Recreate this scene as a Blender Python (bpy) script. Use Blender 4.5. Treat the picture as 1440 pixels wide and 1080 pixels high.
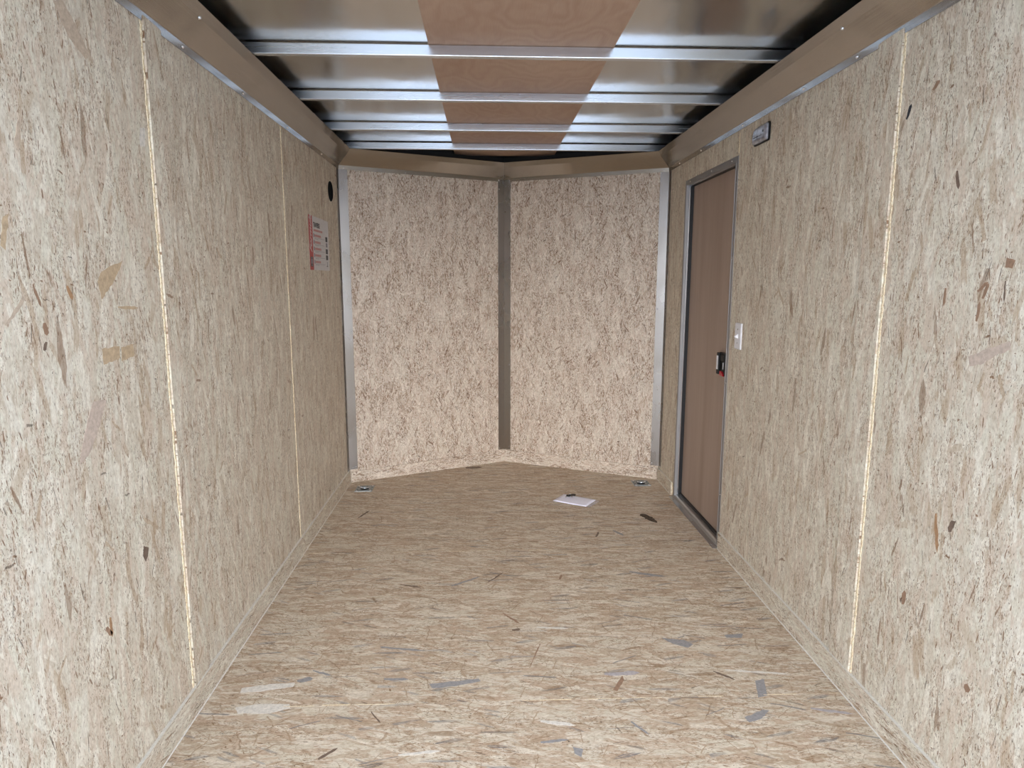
import bpy, bmesh, math, random
from mathutils import Vector, Matrix

for o in list(bpy.data.objects):
    bpy.data.objects.remove(o)
scn = bpy.context.scene
COL = scn.collection
random.seed(11)

# ------------------------------------------------------------------ camera
cd = bpy.data.cameras.new('camera')
cam = bpy.data.objects.new('camera', cd)
COL.objects.link(cam)
cd.sensor_fit = 'HORIZONTAL'
cd.sensor_width = 36.0
cd.lens = 930.4 * 36.0 / 1440.0
cd.clip_start = 0.05
YAW, PITCH, ROLL = 0.0405, -0.15593, 0.00137
F = Vector((math.sin(YAW) * math.cos(PITCH), math.cos(YAW) * math.cos(PITCH), math.sin(PITCH)))
R = Vector((math.cos(YAW), -math.sin(YAW), 0))
U = R.cross(F)
R2 = math.cos(ROLL) * R + math.sin(ROLL) * U
U2 = -math.sin(ROLL) * R + math.cos(ROLL) * U
m = Matrix((R2, U2, -F)).transposed().to_4x4()
m.translation = Vector((-0.132, 0.0, 1.3473))
cam.matrix_world = m
scn.camera = cam

# ------------------------------------------------------------------ light
# the only light is the overcast sky that enters through the open rear end of the trailer
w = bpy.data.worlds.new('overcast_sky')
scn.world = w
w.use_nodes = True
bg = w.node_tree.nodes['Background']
# sky glow added low behind the open end to brighten the nose; bluer overhead
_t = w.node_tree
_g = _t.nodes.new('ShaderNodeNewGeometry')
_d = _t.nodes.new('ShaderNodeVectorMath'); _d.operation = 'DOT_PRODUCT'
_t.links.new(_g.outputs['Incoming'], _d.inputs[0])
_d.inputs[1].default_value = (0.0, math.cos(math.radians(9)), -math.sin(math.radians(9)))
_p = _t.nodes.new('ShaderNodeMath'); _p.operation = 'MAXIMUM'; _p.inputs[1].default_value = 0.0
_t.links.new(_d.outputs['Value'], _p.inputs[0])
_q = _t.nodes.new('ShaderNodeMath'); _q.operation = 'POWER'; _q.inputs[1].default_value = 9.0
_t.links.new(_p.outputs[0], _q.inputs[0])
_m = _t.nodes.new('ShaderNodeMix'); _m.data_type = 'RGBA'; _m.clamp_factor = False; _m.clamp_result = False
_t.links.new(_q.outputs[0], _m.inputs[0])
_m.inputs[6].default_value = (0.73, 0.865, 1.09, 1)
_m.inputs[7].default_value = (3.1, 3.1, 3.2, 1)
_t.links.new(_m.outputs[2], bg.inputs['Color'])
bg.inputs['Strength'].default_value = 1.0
scn.view_settings.view_transform = 'Standard'
scn.view_settings.look = 'None'
scn.view_settings.gamma = 1.0
scn.view_settings.use_curve_mapping = False
scn.view_settings.exposure = 1.98

# ------------------------------------------------------------------ dimensions (metres)
W2 = 1.048           # half of the inside width
Y0 = 0.66            # rear opening
SEAM1, SEAM2 = 1.932, 3.151
YC = 4.335           # where the straight walls end
YA = 4.838           # apex of the nose
APX = 0.007
ZFL, ZFO, ZCV = 2.031, 2.057, 2.146     # cove: flange bottom, fold, upper lip
CVO = 0.089          # how far the cove's lip stands off the wall
ZBB, ZBT, ZR = 2.150, 2.190, 2.1935     # roof bows bottom/top, roof skin
KH = 0.089           # kick board height
KT = 0.009           # kick board thickness

# ------------------------------------------------------------------ node helpers
class NT:
    def __init__(s, name):
        s.mat = bpy.data.materials.new(name)
        s.mat.use_nodes = True
        s.t = s.mat.node_tree
        s.t.nodes.clear()
        s.out = s.t.nodes.new('ShaderNodeOutputMaterial')
        s.b = s.t.nodes.new('ShaderNodeBsdfPrincipled')
        s.t.links.new(s.b.outputs[0], s.out.inputs[0])
    def link(s, a, b):
        s.t.links.new(a, b)
    def put(s, sock, v):
        if isinstance(v, bpy.types.NodeSocket):
            s.t.links.new(v, sock)
        elif isinstance(v, (tuple, list)) and len(v) == 3 and sock.type == 'RGBA':
            sock.default_value = (*v, 1)
        else:
            sock.default_value = v
    def math(s, op, a, b=None, c=None, clamp=False):
        n = s.t.nodes.new('ShaderNodeMath'); n.operation = op; n.use_clamp = clamp
        s.put(n.inputs[0], a)
        if b is not None: s.put(n.inputs[1], b)
        if c is not None: s.put(n.inputs[2], c)
        return n.outputs[0]
    def vmath(s, op, a, b=None):
        n = s.t.nodes.new('ShaderNodeVectorMath'); n.operation = op
        s.put(n.inputs[0], a)
        if b is not None: s.put(n.inputs[1], b)
        return n.outputs['Value'] if op in ('LENGTH', 'DOT_PRODUCT') else n.outputs['Vector']
    def sep(s, v):
        n = s.t.nodes.new('ShaderNodeSeparateXYZ'); s.put(n.inputs[0], v); return n.outputs
    def comb(s, x, y, z=0.0):
        n = s.t.nodes.new('ShaderNodeCombineXYZ')
        for i, v in enumerate((x, y, z)): s.put(n.inputs[i], v)
        return n.outputs[0]
    def uv(s):
        n = s.t.nodes.new('ShaderNodeTexCoord'); return n.outputs['UV']
    def obj(s):
        n = s.t.nodes.new('ShaderNodeTexCoord'); return n.outputs['Object']
    def mapping(s, v, scale=(1, 1, 1), rot=0.0, loc=(0, 0, 0)):
        n = s.t.nodes.new('ShaderNodeMapping'); s.put(n.inputs['Vector'], v)
        n.inputs['Scale'].default_value = scale
        n.inputs['Rotation'].default_value = (0, 0, rot)
        n.inputs['Location'].default_value = loc
        return n.outputs[0]
    def noise(s, v, scale, detail=2.0, rough=0.5, dim='2D'):
        n = s.t.nodes.new('ShaderNodeTexNoise'); n.noise_dimensions = dim
        s.put(n.inputs['Vector'], v)
        n.inputs['Scale'].default_value = scale
        n.inputs['Detail'].default_value = detail
        n.inputs['Roughness'].default_value = rough
        return n.outputs['Fac'], n.outputs['Color']
    def voro(s, v, scale=1.0, dist='EUCLIDEAN', rnd=1.0, feature='F1'):
        n = s.t.nodes.new('ShaderNodeTexVoronoi'); n.voronoi_dimensions = '2D'
        n.feature = feature; n.distance = dist
        s.put(n.inputs['Vector'], v)
        n.inputs['Scale'].default_value = scale
        n.inputs['Randomness'].default_value = rnd
        return n.outputs
    def ramp(s, fac, stops, interp='LINEAR'):
        n = s.t.nodes.new('ShaderNodeValToRGB'); s.put(n.inputs[0], fac)
        r = n.color_ramp; r.interpolation = interp
        while len(r.elements) > 1: r.elements.remove(r.elements[-1])
        r.elements[0].position = stops[0][0]; r.elements[0].color = (*stops[0][1], 1)
        for p, c in stops[1:]:
            e = r.elements.new(p); e.color = (*c, 1)
        return n.outputs[0]
    def mix(s, fac, a, b, mode='MIX'):
        n = s.t.nodes.new('ShaderNodeMix'); n.data_type = 'RGBA'; n.blend_type = mode
        s.put(n.inputs[0], fac); s.put(n.inputs[6], a); s.put(n.inputs[7], b)
        return n.outputs[2]
    def smooth(s, x, lo, hi, a=0.0, b=1.0):
        n = s.t.nodes.new('ShaderNodeMapRange'); n.interpolation_type = 'SMOOTHSTEP'
        s.put(n.inputs[0], x)
        for i, v in enumerate((lo, hi, a, b)): s.put(n.inputs[1 + i], v)
        return n.outputs[0]
    def bump(s, h, strength=0.3, distance=0.001):
        n = s.t.nodes.new('ShaderNodeBump')
        n.inputs['Strength'].default_value = strength
        n.inputs['Distance'].default_value = distance
        s.put(n.inputs['Height'], h)
        s.t.links.new(n.outputs[0], s.b.inputs['Normal'])
    def set(s, **k):
        for a, v in k.items():
            s.put(s.b.inputs[{'base': 'Base Color', 'rough': 'Roughness', 'metal': 'Metallic', 'spec': 'Specular IOR Level',
                              'alpha': 'Alpha', 'trans': 'Transmission Weight', 'ior': 'IOR', 'aniso': 'Anisotropic', 'coat': 'Coat Weight'}[a]], v)
        return s.mat

def osb(name, pal, flake=1.0, chip=1.0, dark=0.55, seed=0.0, spread=1.0, grey=0.0, contrast=1.0, rough=0.55, patch=1.0, torn=0.35):
    """Oriented strand board; UV in metres, u along the strands. pal = (pale, base, tan, brown, dark)."""
    s = NT(name)
    pale, base, tan, brown, blk = pal
    uv0 = s.mapping(s.uv(), loc=(seed, seed * 1.7, 0))
    # wobble so that nothing is perfectly straight
    wob = s.noise(s.mapping(uv0, (9, 30, 1)), 1.0, 3.0, 0.6)[1]
    wv = s.vmath('SUBTRACT', wob, (0.5, 0.5, 0.5))
    wv = s.vmath('MULTIPLY', wv, (0.020, 0.008, 0.0))
    uv = s.vmath('ADD', uv0, wv)
    col = base
    pink = (base[0] * 1.035, base[1] * 0.985, base[2] * 0.98)
    green = (pale[0] * 0.965, pale[1] * 0.972, pale[2] * 0.945)
    white = tuple(min(0.9, x * 1.10) for x in pale)
    # broad soft variation along the strands
    big = s.noise(s.mapping(uv, (4, 14, 1)), 1.0, 4.0, 0.6)[0]
    col = s.ramp(big, [(0.30, tuple(b * 0.93 for b in base)), (0.48, pink), (0.58, green), (0.70, pale)])
    # where the face is clean and where it is broken up into small chips
    clu = s.noise(s.mapping(uv, (5, 16, 1), 0, (2.2, 8.1, 0)), 1.0, 3.0, 0.6)[0]
    clu = s.smooth(clu, 0.40, 0.60, 0.25, 1.5)
    # flakes of several sizes and angles; the last ones lie on top
    layers = [(0.05, 0.008, 0.12, 0.5, .6), (0.045, 0.007, -0.16, 0.5, .6), (0.03, 0.005, 0.02, 0.45, .6),
              (0.07, 0.015, 0.55, 0.72, .75), (0.06, 0.013, -0.42, 0.70, .75), (0.10, 0.018, -0.06, 0.5, .8),
              (0.17, 0.030, 0.05, 0.60, .85), (0.13, 0.026, -0.20, 0.66, .85), (0.15, 0.020, 0.28, 0.74, .85)]
    for i, (L, Wd, ang, thr, op) in enumerate(layers):
        if grey and i in (1, 4, 7): continue
        L *= flake; Wd *= flake
        v = s.mapping(uv, (1, 1, 1), ang * spread, (0.37 * i + seed, 0.91 * i, 0))
        v = s.mapping(v, (1 / L, 1 / Wd, 1))
        vo = s.voro(v, 1.0, 'CHEBYCHEV' if i % 2 else 'EUCLIDEAN')
        rgb = s.sep(vo['Color'])
        tear = s.noise(s.mapping(v, (1.6, 5, 1)), 1.0, 3.0, 0.65)[0]
        m1 = s.smooth(s.math('MULTIPLY_ADD', tear, 0.5, vo['Distance']), 0.70, 0.64)
        m2 = s.math('GREATER_THAN', rgb[0], thr)
        c = s.ramp(rgb[1], [(0.0, white), (0.16, pale), (0.30, green), (0.50, pink), (0.70, base), (0.91, tan), (0.985, brown)], 'CONSTANT')
        f = s.math('MULTIPLY', m1, m2)
        dk = s.math('GREATER_THAN', rgb[1], 0.91)
        f = s.math('MULTIPLY', f, s.math('MULTIPLY_ADD', dk, -0.30 * op, op * contrast))
        col = s.mix(f, col, c)
    # small ragged tan patches where strands are torn
    pt = s.noise(s.mapping(uv, (22, 85, 1), 0.05), 1.0, 5.0, 0.70)[0]
    col = s.mix(s.math('MULTIPLY', s.smooth(pt, 0.57, 0.64, 0.0, 0.36 * patch), clu), col, tan)
    tn = s.noise(s.mapping(uv, (60, 130, 1), 0.1, (9.1, 4.4, 0)), 1.0, 4.0, 0.7)[0]
    col = s.mix(s.math('MULTIPLY', s.smooth(tn, 0.56, 0.63, 0.0, torn), clu), col, brown)
    # a few large bare strands lying across the face
    for i, (cells, ln, wd, p) in enumerate([(7.0, 0.36, 0.085, 0.20), (11.0, 0.34, 0.10, 0.16)]):
        cells /= flake
        v = s.mapping(uv, (cells, cells, 1), 0, (4.3 * i + seed, 6.1 * i, 0))
        vo = s.voro(v, 1.0)
        rgb = s.sep(vo['Color'])
        d = s.sep(s.vmath('SUBTRACT', v, vo['Position']))
        a = s.math('MULTIPLY', s.math('SUBTRACT', rgb[1], 0.5), 2.2 * spread)
        ca, sa = s.math('COSINE', a), s.math('SINE', a)
        x = s.math('ADD', s.math('MULTIPLY', d[0], ca), s.math('MULTIPLY', d[1], sa))
        y = s.math('SUBTRACT', s.math('MULTIPLY', d[1], ca), s.math('MULTIPLY', d[0], sa))
        q = s.math('MAXIMUM', s.math('ABSOLUTE', s.math('DIVIDE', x, ln)), s.math('ABSOLUTE', s.math('DIVIDE', y, s.math('MULTIPLY_ADD', rgb[2], wd, wd * 0.4))))
        tear = s.noise(s.mapping(uv, (60, 150, 1)), 1.0, 3.0, 0.65)[0]
        f = s.math('MULTIPLY', s.smooth(s.math('MULTIPLY_ADD', tear, 0.5, q), 1.16, 1.08), s.math('LESS_THAN', rgb[0], p))
        c = s.ramp(rgb[2], [(0.0, tan), (0.25, pink), (0.6, tuple((a_ + b_) / 2 for a_, b_ in zip(tan, base))), (0.85, white)], 'CONSTANT')
        col = s.mix(s.math('MULTIPLY', f, 0.72), col, c)
    # chips: short needles, each with its own angle
    for i, (cells, ln, wd, p, c, op) in enumerate([(30, 0.36, 0.060, 0.42, brown, 0.90), (52, 0.34, 0.075, 0.70, brown, 0.9), (85, 0.3, 0.085, 0.80, blk, 0.8),
                                               (17, 0.40, 0.032, 0.42, blk, 0.65), (10, 0.42, 0.035, 0.40, brown, 0.75), (140, 0.28, 0.11, 0.90, brown, 0.85)]):
        v = s.mapping(uv, (cells * 0.7, cells * 1.25, 1), 0, (1.3 * i + seed, 2.1 * i, 0))
        vo = s.voro(v, 1.0)
        rgb = s.sep(vo['Color'])
        d = s.sep(s.vmath('SUBTRACT', v, vo['Position']))
        a = s.math('MULTIPLY', s.math('SUBTRACT', rgb[1], 0.5), 1.3 * spread)
        a = s.math('ADD', a, s.math('MULTIPLY', s.math('GREATER_THAN', rgb[1], 0.93), 1.1))
        ca, sa = s.math('COSINE', a), s.math('SINE', a)
        x = s.math('ADD', s.math('MULTIPLY', d[0], ca), s.math('MULTIPLY', d[1], sa))
        y = s.math('SUBTRACT', s.math('MULTIPLY', d[1], ca), s.math('MULTIPLY', d[0], sa))
        rx = s.math('DIVIDE', x, s.math('MULTIPLY_ADD', rgb[2], ln * 0.6, ln * 0.5))
        ry = s.math('DIVIDE', y, s.math('MULTIPLY_ADD', rgb[2], wd * 0.9, wd * 0.6))
        rr = s.math('ADD', s.math('MULTIPLY', rx, rx), s.math('MULTIPLY', ry, ry))
        br = s.noise(s.mapping(uv, (120, 300, 1)), 1.0, 2.0, 0.6)[0]
        f = s.math('MULTIPLY', s.smooth(s.math('MULTIPLY_ADD', br, 1.2, rr), 1.35, 0.95), s.math('LESS_THAN', rgb[0], s.math('MULTIPLY', clu, p * dark * chip)))
        f = s.math('MULTIPLY', f, op)
        col = s.mix(f, col, c)
    if grey:
        for i, (L, Wd, ang) in enumerate([(0.16, 0.016, 0.03), (0.12, 0.022, -0.22), (0.09, 0.012, 0.4)]):
            v = s.mapping(s.mapping(uv, (1, 1, 1), ang, (3.1 + i, 0.4, 0)), (1 / L, 1 / Wd, 1))
            vo = s.voro(v, 1.0)
            rgb = s.sep(vo['Color'])
            f = s.math('MULTIPLY', s.smooth(vo['Distance'], 0.42, 0.3), s.math('LESS_THAN', rgb[0], grey))
            st = s.noise(s.mapping(v, (1.0, 8, 1)), 1.0, 3.0, 0.7)[0]
            f = s.math('MULTIPLY', f, s.smooth(st, 0.36, 0.62, 0.1, 0.85))
            col = s.mix(f, col, s.ramp(rgb[1], [(0, (0.12, 0.12, 0.13)), (0.6, (0.30, 0.29, 0.28)), (1, (0.08, 0.06, 0.05))]))
    if grey:
        # long thin straws lying in every direction
        for i, (cells, ln, wd, p, c, op) in enumerate([(13, 0.40, 0.022, 0.55, tan, 0.8), (20, 0.40, 0.024, 0.5, brown, 0.5), (9, 0.38, 0.016, 0.5, brown, 0.6),
                                                       (26, 0.40, 0.035, 0.5, white, 0.7), (7, 0.40, 0.020, 0.35, (0.16, 0.16, 0.17), 0.7)]):
            v = s.mapping(uv, (cells, cells, 1), 0, (2.9 * i + seed, 5.3 * i, 0))
            vo = s.voro(v, 1.0)
            rgb = s.sep(vo['Color'])
            d = s.sep(s.vmath('SUBTRACT', v, vo['Position']))
            a = s.math('MULTIPLY', s.math('SUBTRACT', rgb[1], 0.5), 3.1 if i < 3 else 0.9)
            ca, sa = s.math('COSINE', a), s.math('SINE', a)
            x = s.math('ADD', s.math('MULTIPLY', d[0], ca), s.math('MULTIPLY', d[1], sa))
            y = s.math('SUBTRACT', s.math('MULTIPLY', d[1], ca), s.math('MULTIPLY', d[0], sa))
            q = s.math('MAXIMUM', s.math('ABSOLUTE', s.math('DIVIDE', x, ln)), s.math('ABSOLUTE', s.math('DIVIDE', y, s.math('MULTIPLY_ADD', rgb[2], wd, wd * 0.3))))
            f = s.math('MULTIPLY', s.smooth(q, 1.05, 0.9), s.math('LESS_THAN', rgb[0], p))
            col = s.mix(s.math('MULTIPLY', f, op), col, c)
    # grain speckle and a little mottling
    mo = s.noise(s.mapping(uv, (45, 110, 1), 0, (1.5, 7.7, 0)), 1.0, 4.0, 0.72)[0]
    col = s.mix(1.0, col, s.ramp(mo, [(0.34, (0.84, 0.80, 0.76)), (0.47, (0.98, 0.97, 0.96)), (0.62, (1.05, 1.06, 1.06))]), 'MULTIPLY')
    sp = s.noise(s.mapping(uv, (90, 420, 1)), 1.0, 2.0, 0.7)[0]
    col = s.mix(1.0, col, s.ramp(sp, [(0.28, (0.80, 0.78, 0.75)), (0.5, (1, 1, 1)), (0.75, (1.07, 1.07, 1.06))]), 'MULTIPLY')
    s.bump(s.math('MULTIPLY_ADD', sp, 0.35, s.math('MULTIPLY', mo, 0.8)), 0.35, 0.0009)
    return s.set(base=col, rough=rough, spec=0.35)

PAL_WALL = ((0.675, 0.62, 0.51), (0.59, 0.52, 0.41), (0.44, 0.33, 0.22), (0.21, 0.115, 0.06), (0.05, 0.03, 0.02))
PAL_FRONT = ((0.67, 0.595, 0.505), (0.57, 0.485, 0.395), (0.38, 0.275, 0.19), (0.17, 0.085, 0.045), (0.04, 0.022, 0.015))
PAL_FLOOR = ((0.62, 0.54, 0.43), (0.475, 0.375, 0.27), (0.37, 0.26, 0.165), (0.24, 0.145, 0.075), (0.07, 0.045, 0.03))
M = {}
M['osb_left'] = osb('osb_left', PAL_WALL, seed=21.0)
M['osb_right'] = osb('osb_right', PAL_WALL, seed=7.3)
M['osb_front'] = osb('osb_front', PAL_FRONT, flake=0.5, chip=2.4, seed=3.1, spread=2.0, patch=1.8, torn=0.6)
M['osb_floor'] = osb('osb_floor', PAL_FLOOR, flake=0.8, chip=0.9, seed=12.0, spread=1.2, grey=0.035, patch=1.3)
M['osb_kick'] = osb('osb_kick', PAL_WALL, flake=0.6, chip=1.1, seed=5.5)

def board_edge():
    s = NT('board_edge')
    n = s.noise(s.mapping(s.obj(), (330, 330, 110)), 1.0, 3.0, 0.8, '3D')[0]
    c = s.ramp(n, [(0.34, (0.30, 0.19, 0.09)), (0.46, (0.66, 0.53, 0.34)), (0.66, (0.86, 0.78, 0.58))])
    s.bump(n, 0.6, 0.001)
    return s.set(base=c, rough=0.8)
M['edge'] = board_edge()

def plain(name, c, rough=0.5, metal=0.0, spec=0.5, nscale=60.0, namt=0.06, bump=0.0):
    s = NT(name)
    n = s.noise(s.obj(), nscale, 3.0, 0.6, '3D')[0]
    col = s.ramp(n, [(0.3, tuple(x * (1 - namt) for x in c)), (0.7, tuple(min(1, x * (1 + namt)) for x in c))])
    if bump: s.bump(n, bump, 0.001)
    return s.set(base=col, rough=rough, metal=metal, spec=spec)

def metal(name, c, rough, stretch=(2, 2, 2), wav=0.0, streak=(40, 2, 400), amt=0.06, wscale=2.2, wdist=0.02):
    s = NT(name)
    n = s.noise(s.mapping(s.obj(), streak), 1.0, 3.0, 0.6, '3D')[0]
    col = s.ramp(n, [(0.3, tuple(x * (1 - amt) for x in c)), (0.7, tuple(min(1, x * (1 + amt)) for x in c))])
    r = s.smooth(n, 0.3, 0.7, rough * 0.85, rough * 1.2)
    if wav:
        h = s.noise(s.mapping(s.obj(), stretch), wscale, 1.0, 0.4, '3D')[0]
        s.bump(h, wav, wdist)
    return s.set(base=col, rough=r, metal=1.0)

M['cove'] = metal('mill_aluminium', (0.435, 0.41, 0.375), 0.16, wav=0.25)
M['post'] = metal('post_aluminium', (0.50, 0.49, 0.48), 0.26, wav=0.12, streak=(3, 3, 2), amt=0.03)
M['roof'] = metal('roof_aluminium', (0.64, 0.625, 0.59), 0.19, wav=0.22, streak=(8, 1, 8), amt=0.02)
M['bow'] = metal('galvanised_steel', (0.76, 0.81, 0.86), 0.25, streak=(1.0, 25, 25), amt=0.03)
M['door_metal'] = metal('door_aluminium', (0.46, 0.46, 0.465), 0.36, streak=(120, 120, 2), amt=0.04)
M['door_dull'] = metal('dull_door_aluminium', (0.36, 0.355, 0.35), 0.55, streak=(120, 120, 2), amt=0.04)
M['screw'] = plain('zinc', (0.85, 0.86, 0.88), 0.22, 1.0)
M['black'] = plain('black_rubber', (0.006, 0.006, 0.007), 0.5)
M['frame_dark'] = plain('frame_dark', (0.02, 0.02, 0.02), 0.6)
M['skin'] = plain('outer_skin', (0.25, 0.25, 0.26), 0.4)
M['ground'] = plain('concrete_ground', (0.42, 0.43, 0.45), 0.9, nscale=2.0)
M['white_plastic'] = plain('white_plastic', (0.72, 0.71, 0.72), 0.3)
M['sawn'] = plain('sawn_board_edge', (0.62, 0.58, 0.50), 0.8, nscale=120, namt=0.12)
M['vent_black'] = plain('vent_black', (0.008, 0.008, 0.008), 0.85, spec=0.1)
M['black_plastic'] = plain('black_plastic', (0.008, 0.008, 0.008), 0.5, spec=0.25)
M['red'] = plain('red_plastic', (0.45, 0.01, 0.02), 0.4)
M['label'] = plain('label_paper', (0.60, 0.58, 0.56), 0.6)
M['ink_red'] = plain('red_ink', (0.42, 0.035, 0.03), 0.45)
M['ink_red_text'] = plain('pale_red_ink', (0.46, 0.13, 0.11), 0.5)
M['ink_dark'] = plain('dark_ink', (0.03, 0.028, 0.03), 0.5)
M['ink_grey'] = plain('grey_ink', (0.22, 0.20, 0.22), 0.5)
M['paper'] = plain('white_paper', (0.86, 0.85, 0.95), 0.5, namt=0.02)
M['ply_edge'] = plain('ply_edge', (0.12, 0.07, 0.045), 0.8)
M['bark'] = plain('bark', (0.055, 0.035, 0.02), 0.85, nscale=150, namt=0.6, bump=0.6)

def luan(name, c1, c2, u='y'):
    s = NT(name)
    o = s.obj()
    if u == 'y':      # cathedral figure of rotary cut veneer, running along the trailer
        w1 = s.noise(s.mapping(o, (1.6, 0.9, 1)), 1.6, 3.0, 0.5, '3D')[0]
        rings = s.math('FRACT', s.math('MULTIPLY', w1, 16.0))
        line = s.smooth(s.math('ABSOLUTE', s.math('SUBTRACT', rings, 0.5)), 0.0, 0.5, 0.0, 1.0)
        fine = s.noise(s.mapping(o, (220, 14, 1)), 1.0, 3.0, 0.6, '3D')[0]
        blot = s.noise(s.mapping(o, (2.2, 1.6, 1)), 1.0, 4.0, 0.6, '3D')[0]
    else:             # straight grain, upright
        w1 = s.noise(s.mapping(o, (14, 14, 0.5)), 1.0, 3.0, 0.5, '3D')[0]
        line = s.smooth(w1, 0.3, 0.7)
        fine = s.noise(s.mapping(o, (240, 240, 6)), 1.0, 3.0, 0.6, '3D')[0]
        blot = s.noise(s.mapping(o, (5, 5, 0.6)), 1.0, 3.0, 0.6, '3D')[0]
    f = s.math('ADD', s.math('MULTIPLY', line, 0.13), s.math('MULTIPLY', blot, 0.65))
    f = s.math('ADD', f, s.math('MULTIPLY', fine, 0.25))
    col = s.ramp(f, [(0.30, c1), (0.80, c2)])
    s.bump(fine, 0.2, 0.0005)
    return s.set(base=col, rough=0.55, spec=0.3)
M['ply'] = luan('luan_plywood', (0.40, 0.255, 0.175), (0.54, 0.385, 0.28))
M['door_ply'] = luan('door_luan', (0.29, 0.205, 0.155), (0.43, 0.325, 0.255), 'z')

def clear(name, alpha, c, rough=0.08):
    s = NT(name)
    return s.set(base=c, rough=rough, alpha=alpha, spec=0.8)
M['clear_bag'] = clear('clear_bag', 0.22, (0.8, 0.78, 0.85))
def lens():
    s = NT('clear_lens')
    n = s.noise(s.obj(), 40.0, 3.0, 0.6, '3D')[0]
    s.bump(n, 0.3, 0.002)
    return s.set(base=s.ramp(n, [(0.35, (0.20, 0.20, 0.22)), (0.7, (0.40, 0.40, 0.44))]), rough=0.16, spec=0.7, coat=0.5)
M['lens'] = lens()

# ------------------------------------------------------------------ mesh helpers
def link(name, bm, mat, parent=None, smooth=False, bevel=0.0, uvf=None, mats=None):
    if bevel:
        bmesh.ops.bevel(bm, geom=list(bm.edges), offset=bevel, segments=2, profile=0.6, affect='EDGES', clamp_overlap=True)
    bm.normal_update()
    if uvf:
        l = bm.loops.layers.uv.new('uv')
        for f in bm.faces:
            for lp in f.loops:
                lp[l].uv = uvf(lp.vert.co)
    me = bpy.data.meshes.new(name)
    bm.to_mesh(me); bm.free()
    for x in (mats or [mat]): me.materials.append(x)
    if smooth:
        for p in me.polygons: p.use_smooth = True
    o = bpy.data.objects.new(name, me)
    COL.objects.link(o)
    if parent is not None: o.parent = parent
    return o

def box(bm, x0, x1, y0, y1, z0, z1, mi=0):
    vs = [bm.verts.new((x, y, z)) for x in (x0, x1) for y in (y0, y1) for z in (z0, z1)]
    for q in ((0, 1, 3, 2), (4, 6, 7, 5), (0, 4, 5, 1), (2, 3, 7, 6), (0, 2, 6, 4), (1, 5, 7, 3)):
        f = bm.faces.new([vs[i] for i in q]); f.material_index = mi
    return vs

def prism(bm, poly, axis, a, b):
    """poly in the two other axes, extruded along axis from a to b (a, b floats or per-vertex functions)."""
    def P(p, t):
        t = t(p) if callable(t) else t
        return {'x': (t, p[0], p[1]), 'y': (p[0], t, p[1]), 'z': (p[0], p[1], t)}[axis]
    va = [bm.verts.new(P(p, a)) for p in poly]
    vb = [bm.verts.new(P(p, b)) for p in poly]
    n = len(poly)
    bm.faces.new(va); bm.faces.new(vb[::-1])
    for i in range(n):
        bm.faces.new((va[i], vb[i], vb[(i + 1) % n], va[(i + 1) % n]))
    bmesh.ops.recalc_face_normals(bm, faces=bm.faces)

def sweep(bm, pts_list, closed=True):
    """loft closed profiles (lists of equal length)"""
    rings = [[bm.verts.new(p) for p in r] for r in pts_list]
    n = len(rings[0])
    for a, b in zip(rings, rings[1:]):
        for i in range(n):
            bm.faces.new((a[i], a[(i + 1) % n], b[(i + 1) % n], b[i]))
    if closed:
        bm.faces.new(rings[0][::-1]); bm.faces.new(rings[-1])
    bmesh.ops.recalc_face_normals(bm, faces=bm.faces)

def cyl(bm, c, axis, r, h, n=20, r2=None):
    r2 = r if r2 is None else r2
    ax = Vector(axis).normalized()
    t = ax.cross(Vector((0, 0, 1)) if abs(ax.z) < 0.9 else Vector((1, 0, 0))).normalized()
    b = ax.cross(t)
    c = Vector(c)
    A = [c + (t * math.cos(2 * math.pi * i / n) + b * math.sin(2 * math.pi * i / n)) * r for i in range(n)]
    B = [c + ax * h + (t * math.cos(2 * math.pi * i / n) + b * math.sin(2 * math.pi * i / n)) * r2 for i in range(n)]
    sweep(bm, [A, B])

def tube(bm, pts, r, n=10):
    rings = []
    pts = [Vector(p) for p in pts]
    for i, p in enumerate(pts):
        d = (pts[min(i + 1, len(pts) - 1)] - pts[max(i - 1, 0)]).normalized()
        t = d.cross(Vector((0, 0, 1)) if abs(d.z) < 0.9 else Vector((1, 0, 0))).normalized()
        b = d.cross(t)
        rings.append([p + (t * math.cos(2 * math.pi * k / n) + b * math.sin(2 * math.pi * k / n)) * r for k in range(n)])
    sweep(bm, rings)

def empty(name, loc=(0, 0, 0), rot=None):
    o = bpy.data.objects.new(name, None)
    COL.objects.link(o)
    o.location = loc
    if rot: o.rotation_euler = rot
    o.empty_display_size = 0.05
    return o

def tag(o, label=None, cat=None, group=None, kind=None):
    if label: o['label'] = label
    if cat: o['category'] = cat
    if group: o['group'] = group
    if kind: o['kind'] = kind
    return o

def structure(o, label=None, cat='structure'):
    return tag(o, label, cat, kind='structure')

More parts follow.
